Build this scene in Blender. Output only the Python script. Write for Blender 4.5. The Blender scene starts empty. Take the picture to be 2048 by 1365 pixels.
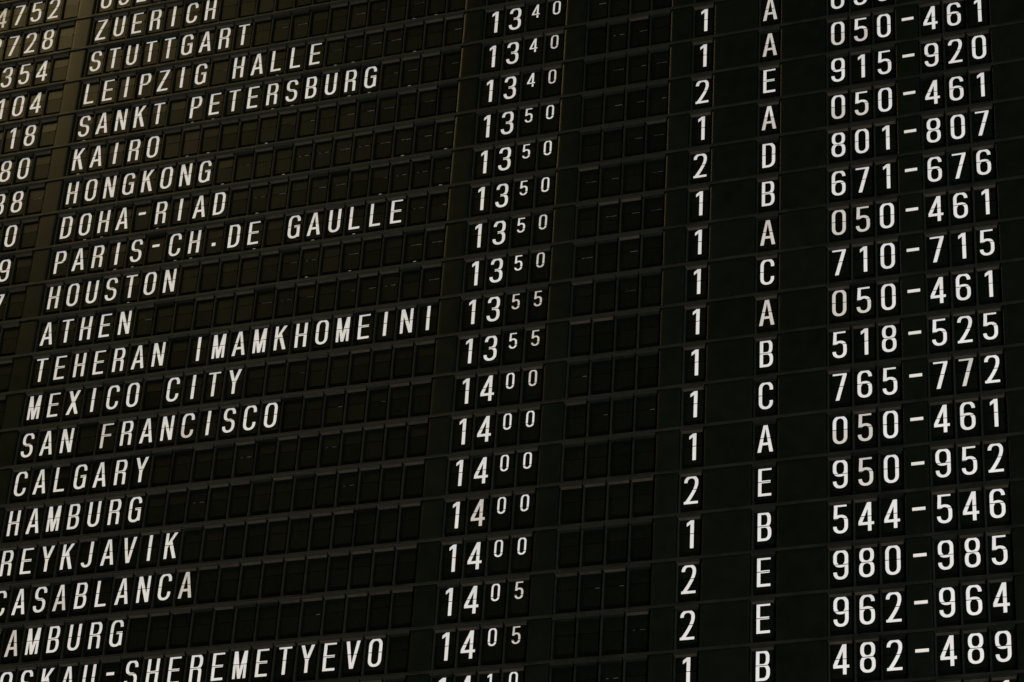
import bpy, math, random
import numpy as np
from mathutils import Matrix, Vector

random.seed(11)
scene = bpy.context.scene
P = 0.12                      # height of one line of the board, metres
W = 0.5193 * P                # width of one character position

# ------------------------------------------------------------------ camera
cam_data = bpy.data.cameras.new("camera")
cam = bpy.data.objects.new("camera", cam_data)
scene.collection.objects.link(cam)
cam_data.sensor_fit = 'HORIZONTAL'
cam_data.sensor_width = 36.0
cam_data.lens = 4967.87 / 2048.0 * 36.0
cam_data.clip_end = 200.0
R = Matrix(((0.93703068, 0.12203463, 0.32723241),
            (0.34393418, -0.48524749, -0.80389312),
            (0.06068591, 0.86581893, -0.49666367)))
CAM = Vector((29.67875, -43.63166, -38.84808)) * P
cam.matrix_world = Matrix.Translation(CAM) @ R.to_4x4()
scene.camera = cam

# ------------------------------------------------------------------ world and lamps
world = bpy.data.worlds.new("World")
scene.world = world
world.use_nodes = True
bg = world.node_tree.nodes["Background"]
bg.inputs[0].default_value = (1.0, 0.93, 0.8, 1)
bg.inputs[1].default_value = 0.012


def lamp(name, loc, target, size, size_y, power, color):
    d = bpy.data.lights.new(name, 'AREA')
    d.shape = 'RECTANGLE'
    d.size = size
    d.size_y = size_y
    d.energy = power
    d.color = color
    o = bpy.data.objects.new(name, d)
    scene.collection.objects.link(o)
    o.location = loc
    o.rotation_euler = (Vector(target) - Vector(loc)).to_track_quat('-Z', 'Y').to_euler()
    return o


lamp("ceiling_lamp", (-3.55, -3.2, 3.75), (0.2, 0, -0.5), 2.0, 1.5, 140, (1.0, 0.74, 0.31))
lamp("hall_lamp", (8.6, -7.4, -4.3), (1.3, 0, -1.4), 3.0, 3.0, 1180, (0.945, 0.97, 1.0))
lamp("floor_bounce", (-1.6, -3.0, -5.2), (0.4, 0, -1.2), 2.4, 1.6, 95, (1.0, 0.90, 0.76))  # area lamp standing in for light bounced up from the floor

scene.view_settings.view_transform = 'Standard'
scene.view_settings.look = 'None'
scene.view_settings.exposure = 0.0
scene.view_settings.gamma = 1.0
scene.view_settings.use_curve_mapping = False
scene.render.engine = 'CYCLES'


# ------------------------------------------------------------------ materials
def material(name, col_a, col_b, rough, spec, noise_scale=60.0, bump=0.0, rnd=0.0, rough_var=0.12):
    """Two-tone noise material; rnd adds per-object variation of age and handling."""
    m = bpy.data.materials.new(name)
    m.use_nodes = True
    nt = m.node_tree
    b = nt.nodes["Principled BSDF"]
    tc = nt.nodes.new("ShaderNodeTexCoord")
    geo = nt.nodes.new("ShaderNodeNewGeometry")
    no = nt.nodes.new("ShaderNodeTexNoise")
    no.inputs["Scale"].default_value = noise_scale
    no.inputs["Detail"].default_value = 6
    nt.links.new(geo.outputs["Position"], no.inputs["Vector"])
    mix = nt.nodes.new("ShaderNodeMix")
    mix.data_type = 'RGBA'
    mix.inputs["A"].default_value = (*col_a, 1)
    mix.inputs["B"].default_value = (*col_b, 1)
    info = nt.nodes.new("ShaderNodeObjectInfo")
    fac = nt.nodes.new("ShaderNodeMapRange")
    fac.inputs["From Min"].default_value = 0.3
    fac.inputs["From Max"].default_value = 0.7
    nt.links.new(no.outputs["Fac"], fac.inputs["Value"])
    comb = nt.nodes.new("ShaderNodeMix")
    comb.data_type = 'FLOAT'
    comb.inputs["Factor"].default_value = rnd
    nt.links.new(fac.outputs[0], comb.inputs["A"])
    nt.links.new(info.outputs["Random"], comb.inputs["B"])
    nt.links.new(comb.outputs["Result"], mix.inputs["Factor"])
    nt.links.new(mix.outputs["Result"], b.inputs["Base Color"])
    rr = nt.nodes.new("ShaderNodeMapRange")
    rr.inputs["To Min"].default_value = rough - rough_var
    rr.inputs["To Max"].default_value = rough + rough_var
    nt.links.new(comb.outputs["Result"], rr.inputs["Value"])
    nt.links.new(rr.outputs[0], b.inputs["Roughness"])
    b.inputs["Specular IOR Level"].default_value = spec
    if bump:
        n2 = nt.nodes.new("ShaderNodeTexNoise")
        n2.inputs["Scale"].default_value = 700
        nt.links.new(geo.outputs["Position"], n2.inputs["Vector"])
        bp = nt.nodes.new("ShaderNodeBump")
        bp.inputs["Strength"].default_value = bump
        bp.inputs["Distance"].default_value = 0.001
        nt.links.new(n2.outputs["Fac"], bp.inputs["Height"])
        nt.links.new(bp.outputs["Normal"], b.inputs["Normal"])
    return m


M_FLAP = material("flap_black", (0.0012, 0.0018, 0.0010), (0.0025, 0.0032, 0.0019), 0.335, 0.075, 90, 0.05, 0.5, 0.05)
M_PANEL = material("panel_black", (0.0018, 0.0026, 0.0015), (0.0032, 0.0042, 0.0026), 0.345, 0.070, 25, 0.06, 0.4, 0.04)
M_FRAME = material("frame_black", (0.0030, 0.0038, 0.0023), (0.0064, 0.0073, 0.0045), 0.52, 0.10, 40, 0.3, 0.5)
M_CLEAN = material("frame_new_black", (0.0010, 0.0014, 0.0008), (0.002, 0.0025, 0.0014), 0.5, 0.10, 40, 0.2, 0.4)
M_RAIL = material("rail_paint", (0.0022, 0.0031, 0.0018), (0.0047, 0.0057, 0.0036), 0.5, 0.16, 18, 0.2, 0.1)
M_LIT_LIP = material("lit_lip", (0.011, 0.0098, 0.0060), (0.036, 0.0285, 0.0175), 0.7, 0.15, 60, 0.3, 0.55)  # brown tone paints light from below onto the lip undersides
M_BACK = material("inside_black", (0.0006, 0.0007, 0.0005), (0.001, 0.001, 0.0008), 0.8, 0.03, 30)
M_WHITE = material("white_print", (0.70, 0.675, 0.645), (0.79, 0.78, 0.765), 0.5, 0.2, 120, 0.0, 0.7, 0.08)
M_AGED_SHADED = material("aged_shaded_print", (0.53, 0.485, 0.44), (0.66, 0.62, 0.575), 0.5, 0.2, 120, 0.0, 0.55, 0.08)  # age tint, and lower-flap shade put into the print colour
M_CREAM = material("cream_dash", (0.70, 0.665, 0.60), (0.79, 0.76, 0.71), 0.5, 0.3, 50, 0.0, 0.5, 0.08)
M_GLINT = material("hinge_glint", (0.02, 0.022, 0.024), (0.115, 0.12, 0.128), 0.35, 0.3, 160, 0.0, 0.6)  # pale tone paints the glints of light along the hinge edges
M_SLOT_GLINT = material("slot_glint", (0.25, 0.25, 0.25), (0.5, 0.5, 0.48), 0.3, 0.5, 80)  # pale tone of small added slivers that paint glints in the slot


# ------------------------------------------------------------------ lettering as filled outlines
SV, SH, H = 0.070, 0.056, 0.319
STEP = 0.0052
GX = np.arange(-0.19, 0.1901, STEP)
GY = np.arange(-0.34, 0.3401, STEP)
XX, YY = np.meshgrid(GX, GY)


class Pen:
    """Signed distances of polygons on a grid, in units of one line height."""

    def __init__(s, scale=1.0, oy=0.0):
        s.X = XX / scale
        s.Y = (YY - oy) / scale

    def poly(s, pts):
        X, Y = s.X, s.Y
        d = np.full(X.shape, 1e9)
        ins = np.zeros(X.shape, bool)
        n = len(pts)
        for i in range(n):
            (ax, ay), (bx, by) = pts[i], pts[(i + 1) % n]
            ex, ey = bx - ax, by - ay
            wx, wy = X - ax, Y - ay
            t = np.clip((wx * ex + wy * ey) / (ex * ex + ey * ey + 1e-12), 0, 1)
            d = np.minimum(d, (wx - ex * t) ** 2 + (wy - ey * t) ** 2)
            if abs(ey) > 1e-12:
                c = ((ay > Y) != (by > Y)) & (X < (bx - ax) * (Y - ay) / (by - ay) + ax)
                ins ^= c
        d = np.sqrt(d)
        return np.where(ins, -d, d)

    def rect(s, x0, y0, x1, y1):
        return s.poly([(x0, y0), (x1, y0), (x1, y1), (x0, y1)])

    def round(s, x0, y0, x1, y1, rx, ry, corners="abcd"):
        pts = []
        for key, cx, cy, a0 in (("a", x1 - rx, y1 - ry, 0), ("b", x0 + rx, y1 - ry, 90),
                                ("c", x0 + rx, y0 + ry, 180), ("d", x1 - rx, y0 + ry, 270)):
            if key in corners:
                for k in range(13):
                    a = math.radians(a0 + 90 * k / 12)
                    # slightly squarer than an ellipse, as condensed sans capitals are
                    c, n = math.cos(a), math.sin(a)
                    e = 0.88
                    pts.append((cx + rx * math.copysign(abs(c) ** e, c), cy + ry * math.copysign(abs(n) ** e, n)))
            else:
                pts.append({"a": (x1, y1), "b": (x0, y1), "c": (x0, y0), "d": (x1, y0)}[key])
        return s.poly(pts)

    def ring(s, x0, y0, x1, y1, ry=0.15):
        ry = min(ry, (y1 - y0) / 2)
        rx = (x1 - x0) / 2
        o = s.round(x0, y0, x1, y1, rx, ry)
        i = s.round(x0 + SV, y0 + SH, x1 - SV, y1 - SH, rx - SV, ry - SH * 0.9)
        return np.maximum(o, -i)

    def dee(s, x0, y0, x1, y1, rx=0.13, ry=0.14):
        ry = min(ry, (y1 - y0) / 2)
        o = s.round(x0, y0, x1, y1, rx, ry, "ad")
        i = s.round(x0 + SV, y0 + SH, x1 - SV, y1 - SH, rx - SV * 0.9, ry - SH * 0.9, "ad")
        return np.maximum(o, -i)


def U(*a):
    r = a[0]
    for b in a[1:]:
        r = np.minimum(r, b)
    return r


def cut(a, *bs):
    for b in bs:
        a = np.maximum(a, -b)
    return a


def glyph(ch, scale=1.0, oy=0.0):
    p = Pen(scale, oy)
    r, q = p.rect, p.poly
    a = 0.15
    L = r(-0.14, -H, -0.14 + SV, H)
    if ch in "0O":
        return p.ring(-a, -H, a, H, 0.165)
    if ch == "1":
        return U(r(0.008, -H, 0.082, H), q([(-0.07, 0.165), (-0.07, 0.242), (0.03, H), (0.082, H), (0.05, 0.2), (0.008, 0.222)]))
    if ch == "2":
        top = cut(p.ring(-a, -0.06, a, H, 0.15), r(-1, -1, 1, 0.13), r(-1, -1, 0.0, 0.165))
        n = 14
        lo, hi = [], []
        for k in range(n + 1):
            t = k / n
            x = (1 - t) ** 2 * (a - SV) + 2 * t * (1 - t) * (a - SV) + t * t * (-0.145)
            y = (1 - t) ** 2 * 0.15 + 2 * t * (1 - t) * 0.01 + t * t * (-H + 0.02)
            x2 = (1 - t) ** 2 * a + 2 * t * (1 - t) * (a - 0.004) + t * t * (-0.055)
            y2 = (1 - t) ** 2 * 0.15 + 2 * t * (1 - t) * (-0.005) + t * t * (-H + 0.02)
            lo.append((x, y))
            hi.append((x2, y2))
        return U(top, q(lo + hi[::-1]), r(-0.148, -H, a, -H + SH))
    if ch == "3":
        up = cut(p.ring(-a + 0.008, -0.029, a - 0.008, H, 0.15), r(-1, -1, -0.035, 0.165))
        dn = cut(p.ring(-a, -H, a, 0.029, 0.155), r(-1, -0.165, -0.035, 1))
        return U(up, dn)
    if ch == "4":
        return U(r(0.032, -H, 0.102, H), r(-0.158, -0.185, 0.155, -0.125),
                 q([(-0.158, -0.14), (-0.158, -0.115), (0.03, H), (0.102, H), (0.05, 0.21), (-0.082, -0.125), (-0.082, -0.14)]))
    if ch == "5":
        bowl = cut(p.ring(-a, -H, a, 0.085, 0.16), r(-1, -0.165, -0.07, 1))
        return U(r(-0.13, H - SH, 0.125, H), q([(-0.14, -0.012), (-0.125, H), (-0.06, H), (-0.068, -0.012)]), bowl)
    if ch == "6":
        big = cut(p.ring(-a, -H, a, H, 0.165), r(0.0, -1, 1, 0.16))
        return U(big, p.ring(-a, -H, a, 0.06, 0.155))
    if ch == "9":
        big = cut(p.ring(-a, -H, a, H, 0.165), r(-1, -0.16, 0.0, 1))
        return U(big, p.ring(-a, -0.06, a, H, 0.155))
    if ch == "7":
        return U(r(-0.145, H - SH, 0.145, H), q([(0.145, H), (0.145, H - SH), (-0.01, -H), (-0.088, -H), (0.066, H - SH), (0.08, H)]))
    if ch == "8":
        return U(p.ring(-a + 0.006, -0.02, a - 0.006, H, 0.15), p.ring(-a, -H, a, 0.035, 0.155))
    if ch == "A":
        out = q([(-0.165, -H), (-0.04, H), (0.04, H), (0.165, -H)])
        inn = q([(-0.09, -H - 0.01), (0.0, 0.225), (0.09, -H - 0.01)])
        return U(cut(out, inn), np.maximum(out, r(-0.2, -0.16, 0.2, -0.102)))
    if ch == "B":
        return U(p.dee(-0.14, -0.027, 0.13, H, 0.12, 0.15), p.dee(-0.14, -H, 0.143, 0.03, 0.13, 0.16), L)
    if ch == "C":
        return cut(p.ring(-a, -H, a, H, 0.165), r(0.0, -0.125, 1, 0.125))
    if ch == "D":
        return p.dee(-0.14, -H, 0.147, H, 0.16, 0.17)
    if ch == "E":
        return U(L, r(-0.13, H - SH, 0.135, H), r(-0.13, -0.026, 0.118, 0.03), r(-0.13, -H, 0.135, -H + SH))
    if ch == "F":
        return U(L, r(-0.13, H - SH, 0.14, H), r(-0.13, -0.03, 0.115, 0.026))
    if ch == "G":
        c = cut(p.ring(-a, -H, a, H, 0.165), r(0.0, 0.0, 1, 0.14))
        return U(c, r(0.005, -0.028, a, 0.028), r(a - 0.058, -0.29, a, 0.02))
    if ch == "H":
        return U(L, r(0.068, -H, 0.14, H), r(-0.1, -0.03, 0.1, 0.026))
    if ch == "I":
        return r(-0.037, -H, 0.037, H)
    if ch == "J":
        hook = cut(p.ring(-0.145, -H, 0.115, 0.1, 0.15), r(-1, -0.13, 1, 1), r(-1, -0.2, 0, 1))
        return U(hook, r(0.043, -0.16, 0.115, H))
    if ch == "K":
        return U(L, q([(-0.085, -0.075), (-0.085, 0.035), (0.07, H), (0.155, H)]), q([(-0.042, 0.05), (0.022, 0.115), (0.16, -H), (0.076, -H)]))
    if ch == "L":
        return U(L, r(-0.13, -H, 0.13, -H + SH))
    if ch == "M":
        return U(r(-0.155, -H, -0.092, H), r(0.092, -H, 0.155, H),
                 q([(-0.155, H), (-0.076, H), (0.034, -H), (-0.034, -H)]), q([(0.155, H), (0.076, H), (-0.034, -H), (0.034, -H)]))
    if ch == "N":
        return U(r(-0.145, -H, -0.079, H), r(0.079, -H, 0.145, H), q([(-0.145, H), (-0.068, H), (0.145, -H), (0.068, -H)]))
    if ch == "P":
        return U(L, p.dee(-0.14, -0.045, 0.145, H, 0.13, 0.16))
    if ch == "R":
        leg = np.maximum(p.dee(-0.14, -1.0, 0.135, 0.027, 0.12, 0.12), r(0.0, -H, 1, 1))
        return U(L, p.dee(-0.14, -0.03, 0.143, H, 0.13, 0.16), leg)
    if ch == "S":
        up = cut(p.ring(-a + 0.006, -0.028, a - 0.004, H, 0.16), q([(0.012, -1), (0.012, 0.15), (1, 0.15), (1, -1)]))
        dn = cut(p.ring(-a, -H, a, 0.03, 0.165), q([(-0.012, 1), (-0.012, -0.155), (-1, -0.155), (-1, 1)]))
        return U(up, dn)
    if ch == "T":
        return U(r(-0.15, H - SH, 0.15, H), r(-0.036, -H, 0.036, H))
    if ch == "U":
        return np.maximum(p.ring(-0.145, -H, 0.145, 1.0, 0.16), r(-1, -1, 1, H))
    if ch == "V":
        out = q([(-0.162, H), (-0.086, H), (0.0, -0.2), (0.086, H), (0.162, H), (0.042, -H), (-0.042, -H)])
        return out
    if ch == "X":
        return U(q([(-0.155, H), (-0.073, H), (0.158, -H), (0.076, -H)]), q([(0.155, H), (0.073, H), (-0.158, -H), (-0.076, -H)]))
    if ch == "Y":
        return U(q([(-0.162, H), (-0.085, H), (0.0, 0.055), (0.085, H), (0.162, H), (0.036, -0.06), (-0.036, -0.06)]), r(-0.036, -H, 0.036, -0.02))
    if ch == "Z":
        return U(r(-0.14, H - SH, 0.145, H), r(-0.15, -H, 0.145, -H + SH),
                 q([(0.06, H - SH), (0.145, H - SH), (-0.062, -H + SH), (-0.15, -H + SH)]))
    if ch == "-":
        return r(-0.095, 0.012, 0.095, 0.082)
    if ch == ".":
        return r(-0.048, -0.205, 0.048, -0.118)
    raise ValueError(ch)


def fill_faces(F):
    """Marching squares: polygons (lists of (x, y)) covering F < 0; full cells are merged along each line."""
    ny, nx = F.shape
    out = []
    ins = F < 0
    cnt = ins[:-1, :-1].astype(int) + ins[1:, :-1] + ins[:-1, 1:] + ins[1:, 1:]
    for j in range(ny - 1):
        run = None
        y0, y1 = GY[j], GY[j + 1]
        for i in range(nx - 1):
            c = cnt[j, i]
            if c == 4:
                if run is None:
                    run = i
                continue
            if run is not None:
                out.append([(GX[run], y0), (GX[i], y0), (GX[i], y1), (GX[run], y1)])
                run = None
            if c == 0:
                continue
            co = [(GX[i], y0, F[j, i]), (GX[i + 1], y0, F[j, i + 1]), (GX[i + 1], y1, F[j + 1, i + 1]), (GX[i], y1, F[j + 1, i])]
            pts = []
            for k in range(4):
                a, b = co[k], co[(k + 1) % 4]
                if a[2] < 0:
                    pts.append((a[0], a[1]))
                if (a[2] < 0) != (b[2] < 0):
                    t = a[2] / (a[2] - b[2])
                    pts.append((a[0] + (b[0] - a[0]) * t, a[1] + (b[1] - a[1]) * t))
            if len(pts) >= 3:
                out.append(pts)
        if run is not None:
            out.append([(GX[run], y0), (GX[-1], y0), (GX[-1], y1), (GX[run], y1)])
    return out


# ------------------------------------------------------------------ mesh collecting
class MB:
    """Collects faces in units of the line height (x, depth, height)."""

    def __init__(s):
        s.v, s.f, s.m = [], [], []

    def face(s, pts, mi=0):
        n = len(s.v)
        s.v += [(x * P, y * P, z * P) for x, y, z in pts]
        s.f.append(tuple(range(n, n + len(pts))))
        s.m.append(mi)

    def box(s, x0, x1, y0, y1, z0, z1, mi=0):
        s.profile([(y0, z1), (y0, z0), (y1, z0), (y1, z1)], x0, x1, mi)

    def profile(s, pts, x0, x1, mi=0, mis=None):
        """extrude a (depth, height) outline along x; outline runs down the front, then back"""
        n = len(s.v)
        k = len(pts)
        s.v += [(x0 * P, y * P, z * P) for y, z in pts] + [(x1 * P, y * P, z * P) for y, z in pts]
        for i in range(k):
            j = (i + 1) % k
            s.f.append((n + i, n + j, n + k + j, n + k + i))
            s.m.append(mis[i] if mis else mi)
        s.f.append(tuple(n + i for i in range(k))[::-1])
        s.f.append(tuple(n + k + i for i in range(k)))
        s.m += [mi, mi]

    def plan(s, pts, z0, z1, mi=0, mis=None):
        """extrude an (x, depth) outline along height"""
        n = len(s.v)
        k = len(pts)
        s.v += [(x * P, y * P, z0 * P) for x, y in pts] + [(x * P, y * P, z1 * P) for x, y in pts]
        for i in range(k):
            j = (i + 1) % k
            s.f.append((n + i, n + j, n + k + j, n + k + i))
            s.m.append(mis[i] if mis else mi)
        s.f.append(tuple(n + i for i in range(k))[::-1])
        s.f.append(tuple(n + k + i for i in range(k)))
        s.m += [mi, mi]

    def mesh(s, name, mats):
        me = bpy.data.meshes.new(name)
        me.from_pydata(s.v, [], s.f)
        for m in mats:
            me.materials.append(m)
        me.polygons.foreach_set("material_index", s.m)
        me.update()
        return me


w = W / P                      # character pitch in line heights
FL, FR = -0.405 * w, 0.42 * w  # flap edges
GAP = 0.0065
PRINT = 0.0022

_flaps = {}


def flap_mesh(ch, small, upper, glint, aged_shaded=False):
    key = (ch, small, upper, glint, aged_shaded)
    if key in _flaps:
        return _flaps[key]
    mb = MB()
    T = 0.006
    # flap leaf: a thin plate notched at the two hinge ends; its origin is on the hinge line
    s = 1 if upper else -1
    n = 0.022
    outline = [(FL + n, s * GAP), (FL, s * (GAP + n)), (FL, s * 0.392), (FL + 0.008, s * 0.4), (FR - 0.008, s * 0.4),
               (FR, s * 0.392), (FR, s * (GAP + n)), (FR - n, s * GAP)]
    if not upper:
        outline = outline[::-1]
    outline = outline[::-1]
    k = len(outline)
    fr = [(x, 0.0, z) for x, z in outline]
    bk = [(x, T, z) for x, z in outline]
    mb.face(fr)
    mb.face(bk[::-1])
    for i in range(k):
        j = (i + 1) % k
        mb.face([fr[j], fr[i], bk[i], bk[j]])
    if ch != " ":
        F = glyph(ch, 0.62, 0.113) if small else glyph(ch)
        F = np.maximum(F, (GAP + 0.0005) - YY) if upper else np.maximum(F, YY + GAP + 0.0005)
        for pts in fill_faces(F):
            mb.face([(x, -PRINT, y) for x, y in pts], 1)
    if not upper and glint:  # pale strips painted as glints on the hinge edge
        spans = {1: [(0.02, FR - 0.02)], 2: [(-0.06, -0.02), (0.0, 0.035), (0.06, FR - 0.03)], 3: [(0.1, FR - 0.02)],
                 4: [(FL + 0.04, 0.04)], 5: [(-0.1, -0.05), (0.05, 0.16)]}[glint]
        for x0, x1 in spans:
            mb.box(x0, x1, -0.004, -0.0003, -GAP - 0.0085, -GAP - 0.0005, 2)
    me = mb.mesh("upper_flap" if upper else "lower_flap", [M_FLAP, M_AGED_SHADED if aged_shaded else M_WHITE, M_GLINT])
    _flaps[key] = me
    return me


_frames = {}


def frame_mesh(kind, clip):
    """surround of one character: side bar, header with sloping lip, dark drum cheek behind the flaps"""
    key = (kind, clip)
    if key in _frames:
        return _frames[key]
    mb = MB()
    x0, x1 = -0.485 * w, -0.415 * w
    mb.plan([(x0, -0.05), (x1 - 0.008, -0.05), (x1, -0.042), (x1, 0.05), (x0, 0.05)], -0.548, 0.378, 0)
    mb.profile([(-0.108, 0.379), (-0.066, 0.334), (0.03, 0.334), (0.03, 0.379)], -0.482 * w, 0.478 * w, 0)
    mb.profile([(-0.070, 0.3435), (-0.079, 0.336), (-0.077, 0.326), (-0.03, 0.302), (0.028, 0.302), (0.028, 0.3435)],
               -0.43 * w, 0.435 * w, 0, [0, 1, 1, 0, 0, 0])
    mb.box(FL, FR, 0.03, 0.055, -0.44, 0.30, 2)
    mb.box(-0.40 * w, 0.47 * w, -0.02, 0.055, -0.55, -0.52, 2)
    if clip:  # pale sliver added as a drawn glint below the lower flap
        c = (clip - 2) * 0.05
        mb.profile([(0.012, -0.437), (0.006, -0.447), (0.018, -0.452)], c - 0.035, c + 0.035, 3)
    me = mb.mesh("character_unit", [[M_FRAME, M_CLEAN, M_FRAME][kind], [M_LIT_LIP, M_CLEAN, M_FRAME][kind], M_BACK, M_SLOT_GLINT])
    _frames[key] = me
    return me


_panels = {}


def panel_mesh(n, dash):
    key = (n, dash)
    if key in _panels:
        return _panels[key]
    mb = MB()
    a, b = -0.488 * w, (n - 0.5) * w - 0.004 * w
    f = -0.085
    e = 0.085
    front = []
    for k in range(7):                       # softly rolled long edges
        t = 0.3 + 0.7 * k / 6
        front.append((a + e * (1 - math.cos(t * math.pi / 2)) * 1.0, f + 0.022 * (1 - math.sin(t * math.pi / 2))))
    right = [(a + b - x, y) for x, y in front][::-1]
    mb.plan(front + right + [(b, 0.03), (a, 0.03)], -0.552, 0.377, 0)
    if dash:
        mb.profile([(f - 0.012, 0.034), (f - 0.012, -0.028), (f + 0.002, -0.032), (f + 0.002, 0.038)], -0.25 * w + 0.033, 0.25 * w + 0.033, 1)
    me = mb.mesh("dash_panel" if dash else "cover_panel", [M_PANEL, M_CREAM])
    if not dash:
        me.polygons.foreach_set("use_smooth", [True] * len(me.polygons))
        me.set_sharp_from_angle(angle=math.radians(35))
    _panels[key] = me
    return me


def obj(name, data, parent=None, loc=(0, 0, 0)):
    o = bpy.data.objects.new(name, data)
    scene.collection.objects.link(o)
    o.location = loc
    if parent is not None:
        o.parent = parent
    return o


def tag(o, label, cat, group=None):
    o["label"] = label
    o["category"] = cat
    if group:
        o["group"] = group
    return o


# ------------------------------------------------------------------ rack: back plate and rails
FIRST, LAST = -1, 22            # lines built
C0, C1 = -10, 48                # character positions covered by the rack
rack = obj("display_rack", None, None, (C0 * W, 0.0, -LAST * P - 0.6 * P))
tag(rack, "black steel rack of level rails behind and between all lines of flaps", "display rack")
mb = MB()
mb.box(0, (C1 - C0) * w, 0.058, 0.12, 0, LAST - FIRST + 1.2)
obj("back_plate", mb.mesh("back_plate", [M_BACK]), rack)
mb = MB()
prof = [(-0.112, 0.449), (-0.120, 0.441), (-0.120, 0.391), (-0.112, 0.382), (0.055, 0.382), (0.055, 0.449)]
mb.profile(prof, 0, (C1 - C0) * w)
rail_me = mb.mesh("rail", [M_RAIL])
for r in range(FIRST, LAST + 2):
    o = obj("rail", rail_me, rack, (0, 0, (LAST + 0.6 - r) * P))

# ------------------------------------------------------------------ what the lines show
LINES = {
    0: ("4752", "OSLO", None, None, None, None),
    1: ("2728", "ZUERICH", None, None, None, None),
    2: ("354", "STUTTGART", None, None, None, None),
    3: ("104", "LEIPZIG HALLE", "1340", None, None, None),
    4: ("18", "SANKT PETERSBURG", "1340", "1", "A", "050-461"),
    5: ("80", "KAIRO", "1340", "1", "A", "050-461"),
    6: ("38", "HONGKONG", "1350", "2", "E", "915-920"),
    7: ("0", "DOHA-RIAD", "1350", "1", "A", "050-461"),
    8: ("9", "PARIS-CH.DE GAULLE", "1350", "2", "D", "801-807"),
    9: ("7", "HOUSTON", "1350", "1", "B", "671-676"),
    10: ("", "ATHEN", "1350", "1", "A", "050-461"),
    11: ("", "TEHERAN IMAMKHOMEINI", "1355", "1", "C", "710-715"),
    12: ("", "MEXICO CITY", "1355", "1", "A", "050-461"),
    13: ("", "SAN FRANCISCO", "1400", "1", "B", "518-525"),
    14: ("", "CALGARY", "1400", "1", "C", "765-772"),
    15: ("", "HAMBURG", "1400", "1", "A", "050-461"),
    16: ("", "REYKJAVIK", "1400", "2", "E", "950-952"),
    17: ("", "CASABLANCA", "1400", "1", "B", "544-546"),
    18: ("", "HAMBURG", "1405", "2", "E", "980-985"),
    19: ("", "MOSKAU-SHEREMETYEVO", "1405", "2", "E", "962-964"),
    20: ("", "", "1410", "1", "B", "482-489"),
    21: ("", "", None, None, None, "050-461"),
}


def line_name(r):
    d = LINES[r][1] if r in LINES else ""
    if r == 15:
        return "the HAMBURG line below CALGARY"
    if r == 18:
        return "the HAMBURG line below CASABLANCA"
    if d:
        return "the " + d + " line"
    if r == 20:
        return "the line below MOSKAU-SHEREMETYEVO"
    return "the cut-off lowest line"


# characters whose surround is a newer, blacker replacement
NEWER = {(14, 4), (14, 5), (14, 6), (14, 3), (12, 23), (10, 11), (11, 7), (17, 4), (17, 5), (16, 5), (8, 9), (8, 5), (18, 1),
         (16, 38), (10, 3), (13, 3)}

# characters with age-dulled print; the second set paints shade into the lower flap
AGED_SHADED = {(5, 37), (7, 37), (10, 37), (12, 37), (15, 37), (10, 38), (12, 38), (15, 38), (16, 38), (14, 42), (5, 38), (7, 38),
        (9, 24), (10, 24), (11, 24), (11, 23), (12, 24), (13, 24), (18, 24), (19, 24), (4, 24), (5, 24),
        (4, 34), (5, 34), (7, 34), (10, 34), (12, 34), (13, 8), (18, 1), (17, 3)}
LOWER_SHADED = {(5, 37), (7, 37), (12, 38), (15, 37), (5, 38), (7, 38), (7, 34), (13, 8), (17, 3)}

Rinv = R.transposed()


def project(c, r, dz=0.0):
    v = Rinv @ (Vector((c * W, 0, -r * P + dz * P)) - CAM)
    f = 4967.87
    return 1023.5 + f * v.x / -v.z, 682 - f * v.y / -v.z


def in_frame(c0, c1, r):
    n = max(2, int((c1 - c0) * 3))
    for k in range(n + 1):
        for dz in (-0.45, 0, 0.4):
            x, y = project(c0 - 0.4 + (c1 - c0 + 0.8) * k / n, r, dz)
            if 0 < x < 2048 and 0 < y < 1365:
                return True
    return False


def unit(field, c, r, c0, ch, small=False):
    rnd = random.random()
    if (r, c) in NEWER:
        kind = 1
    elif 25 < c < 31:
        kind = 2 if rnd < 0.75 else 0
    else:
        kind = 1 if rnd < 0.05 else (2 if rnd < 0.2 else 0)
    clip = random.choice((1, 2, 2, 3)) if (0 <= c < 20 and r < 10 and random.random() < 0.3) else 0  # drawn slot glint, added to some characters at random
    u = obj("character_unit", frame_mesh(kind, clip), field, ((c - c0) * W, 0, 0))
    glint, aged_shaded = 0, False
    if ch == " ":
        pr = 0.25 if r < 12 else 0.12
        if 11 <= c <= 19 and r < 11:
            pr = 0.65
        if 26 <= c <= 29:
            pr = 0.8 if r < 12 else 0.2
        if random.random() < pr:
            glint = random.choice((1, 2, 2, 5, 3, 1)) if r < 12 else random.choice((3, 5, 3))
    aged_shaded = (r, c) in AGED_SHADED or (c < 31 and random.random() < 0.015)
    up = obj("upper_flap", flap_mesh(ch, small, True, 0, aged_shaded and (r, c) not in LOWER_SHADED), u)
    lo = obj("lower_flap", flap_mesh(ch, small, False, glint, aged_shaded), u)
    up.rotation_euler.x = math.radians(random.gauss(-0.5, 0.5))
    up.rotation_euler.z = math.radians(random.gauss(0, 0.35))
    lo.rotation_euler.x = math.radians(random.gauss(0.9, 0.6))
    lo.rotation_euler.z = math.radians(random.gauss(0, 0.4))
    if ch != " ":
        kindword = "digit" if ch.isdigit() else ("letter" if ch.isalpha() else "mark")
        names = {"-": "hyphen", ".": "full stop"}
        u["label"] = "flaps showing the white %s %s" % (kindword, names.get(ch, ch))
    return u


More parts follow.
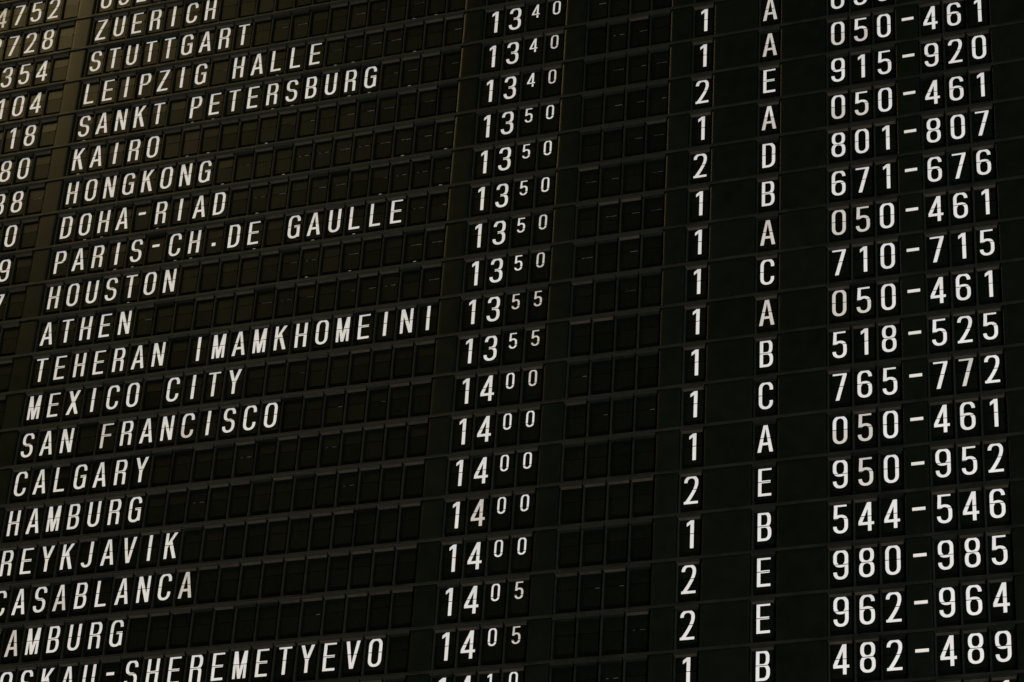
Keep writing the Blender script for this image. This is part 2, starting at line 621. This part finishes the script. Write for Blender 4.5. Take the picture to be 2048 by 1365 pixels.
def field(name, c0, r, text, label, cat, group, small_from=99):
    f = obj(name, None, None, (c0 * W, 0, -r * P))
    if in_frame(c0, c0 + len(text) - 1, r):
        tag(f, label, cat, group)
    else:
        tag(f, "blank black display just beyond the edge of the photograph", cat, "displays beyond the picture edge")
    for k, ch in enumerate(text):
        c = c0 + k
        if name == "check_in_display" and k == 3:
            obj("dash_panel", panel_mesh(1, True), f, (k * W, 0, 0))["label"] = "plain black panel with a short cream dash"
            continue
        unit(f, c, r, c0, ch, k >= small_from)
    return f


def panel(c, n, r, label):
    p = obj("cover_panel", panel_mesh(n, False), None, (c * W, 0, -r * P))
    p.rotation_euler.x = math.radians(random.gauss(0, 0.35))
    p.rotation_euler.z = math.radians(random.gauss(0, 0.3))
    if in_frame(c, c + n - 1, r):
        tag(p, label, "cover panel", "blank cover panels")
    else:
        tag(p, "blank black cover panel just beyond the edge of the photograph", "cover panel", "panels beyond the picture edge")


G = {"f": "flight number displays", "d": "destination displays", "t": "departure time displays", "r": "blank remark displays",
     "n": "terminal number displays", "h": "hall letter displays", "c": "check-in counter displays"}
for r in range(FIRST, LAST + 1):
    num, dest, tm, term, hall, cnt = LINES.get(r, ("", "", None, None, None, None))
    ln = line_name(r)
    # flight number: last position is always blank
    num_text = (num.rjust(5) + " ")[-6:]
    lab = ("cut-off flight number display ending %s, left of %s" % (num[-3:], dest)) if num else "blank end of flight number display left of " + dest
    field("flight_number_display", -7, r, num_text, lab, "flight number display", G["f"])
    if r == 15:
        lab = "destination display reading HAMBURG in white, between CALGARY and REYKJAVIK"
    elif r == 18:
        lab = "destination display reading HAMBURG in white, between CASABLANCA and MOSKAU-SHEREMETYEVO"
    elif r == 0:
        lab = "destination display cut off by top edge, above ZUERICH"
    elif dest:
        lab = "destination display spelling %s in white capital letters" % dest
    else:
        lab = "blank dark destination display in " + ln
    field("destination_display", 0, r, dest.ljust(20), lab, "destination display", G["d"])
    t = tm or "    "
    lab = "time display reading %s with small raised %s, in %s" % (t[:2], t[2:], ln) if tm else "blank time display in " + ln
    field("departure_time_display", 21, r, t, lab, "time display", G["t"], 2)
    lab = "four blank black flaps right of the time %s %s in %s" % (t[:2], t[2:], ln) if tm else "four blank black flaps in upper right of " + ln
    field("remark_display", 26, r, "    ", lab, "remark display", G["r"])
    field("terminal_display", 31, r, term or " ", ("single white digit %s left of letter %s, in %s" % (term, hall, ln)) if term else "blank single flap in " + ln,
          "terminal display", G["n"])
    field("hall_display", 34, r, hall or " ", ("single white letter %s beside %s, in %s" % (hall, cnt, ln)) if hall else "blank single letter flap in " + ln,
          "hall display", G["h"])
    text = cnt or "       "
    field("check_in_display", 37, r, text, ("counter display reading %s in %s" % (cnt, ln)) if r != 21 else "counter display cut off by bottom edge under 482-489",
          "counter display", G["c"])
    panel(-8, 1, r, "blank panel left of the flight number in " + ln)
    panel(-1, 1, r, "narrow black panel left of the destination in " + ln)
    panel(20, 1, r, "narrow black panel between destination and time in " + ln)
    panel(25, 1, r, "narrow black panel right of the small minutes in " + ln)
    panel(30, 1, r, "narrow black panel left of the terminal digit in " + ln)
    panel(32, 2, r, "wide black panel between terminal digit and letter in " + ln)
    panel(35, 2, r, "wide black panel between letter and counter numbers in " + ln)
    panel(44, 3, r, "wide black panel right of the counter numbers in " + ln)
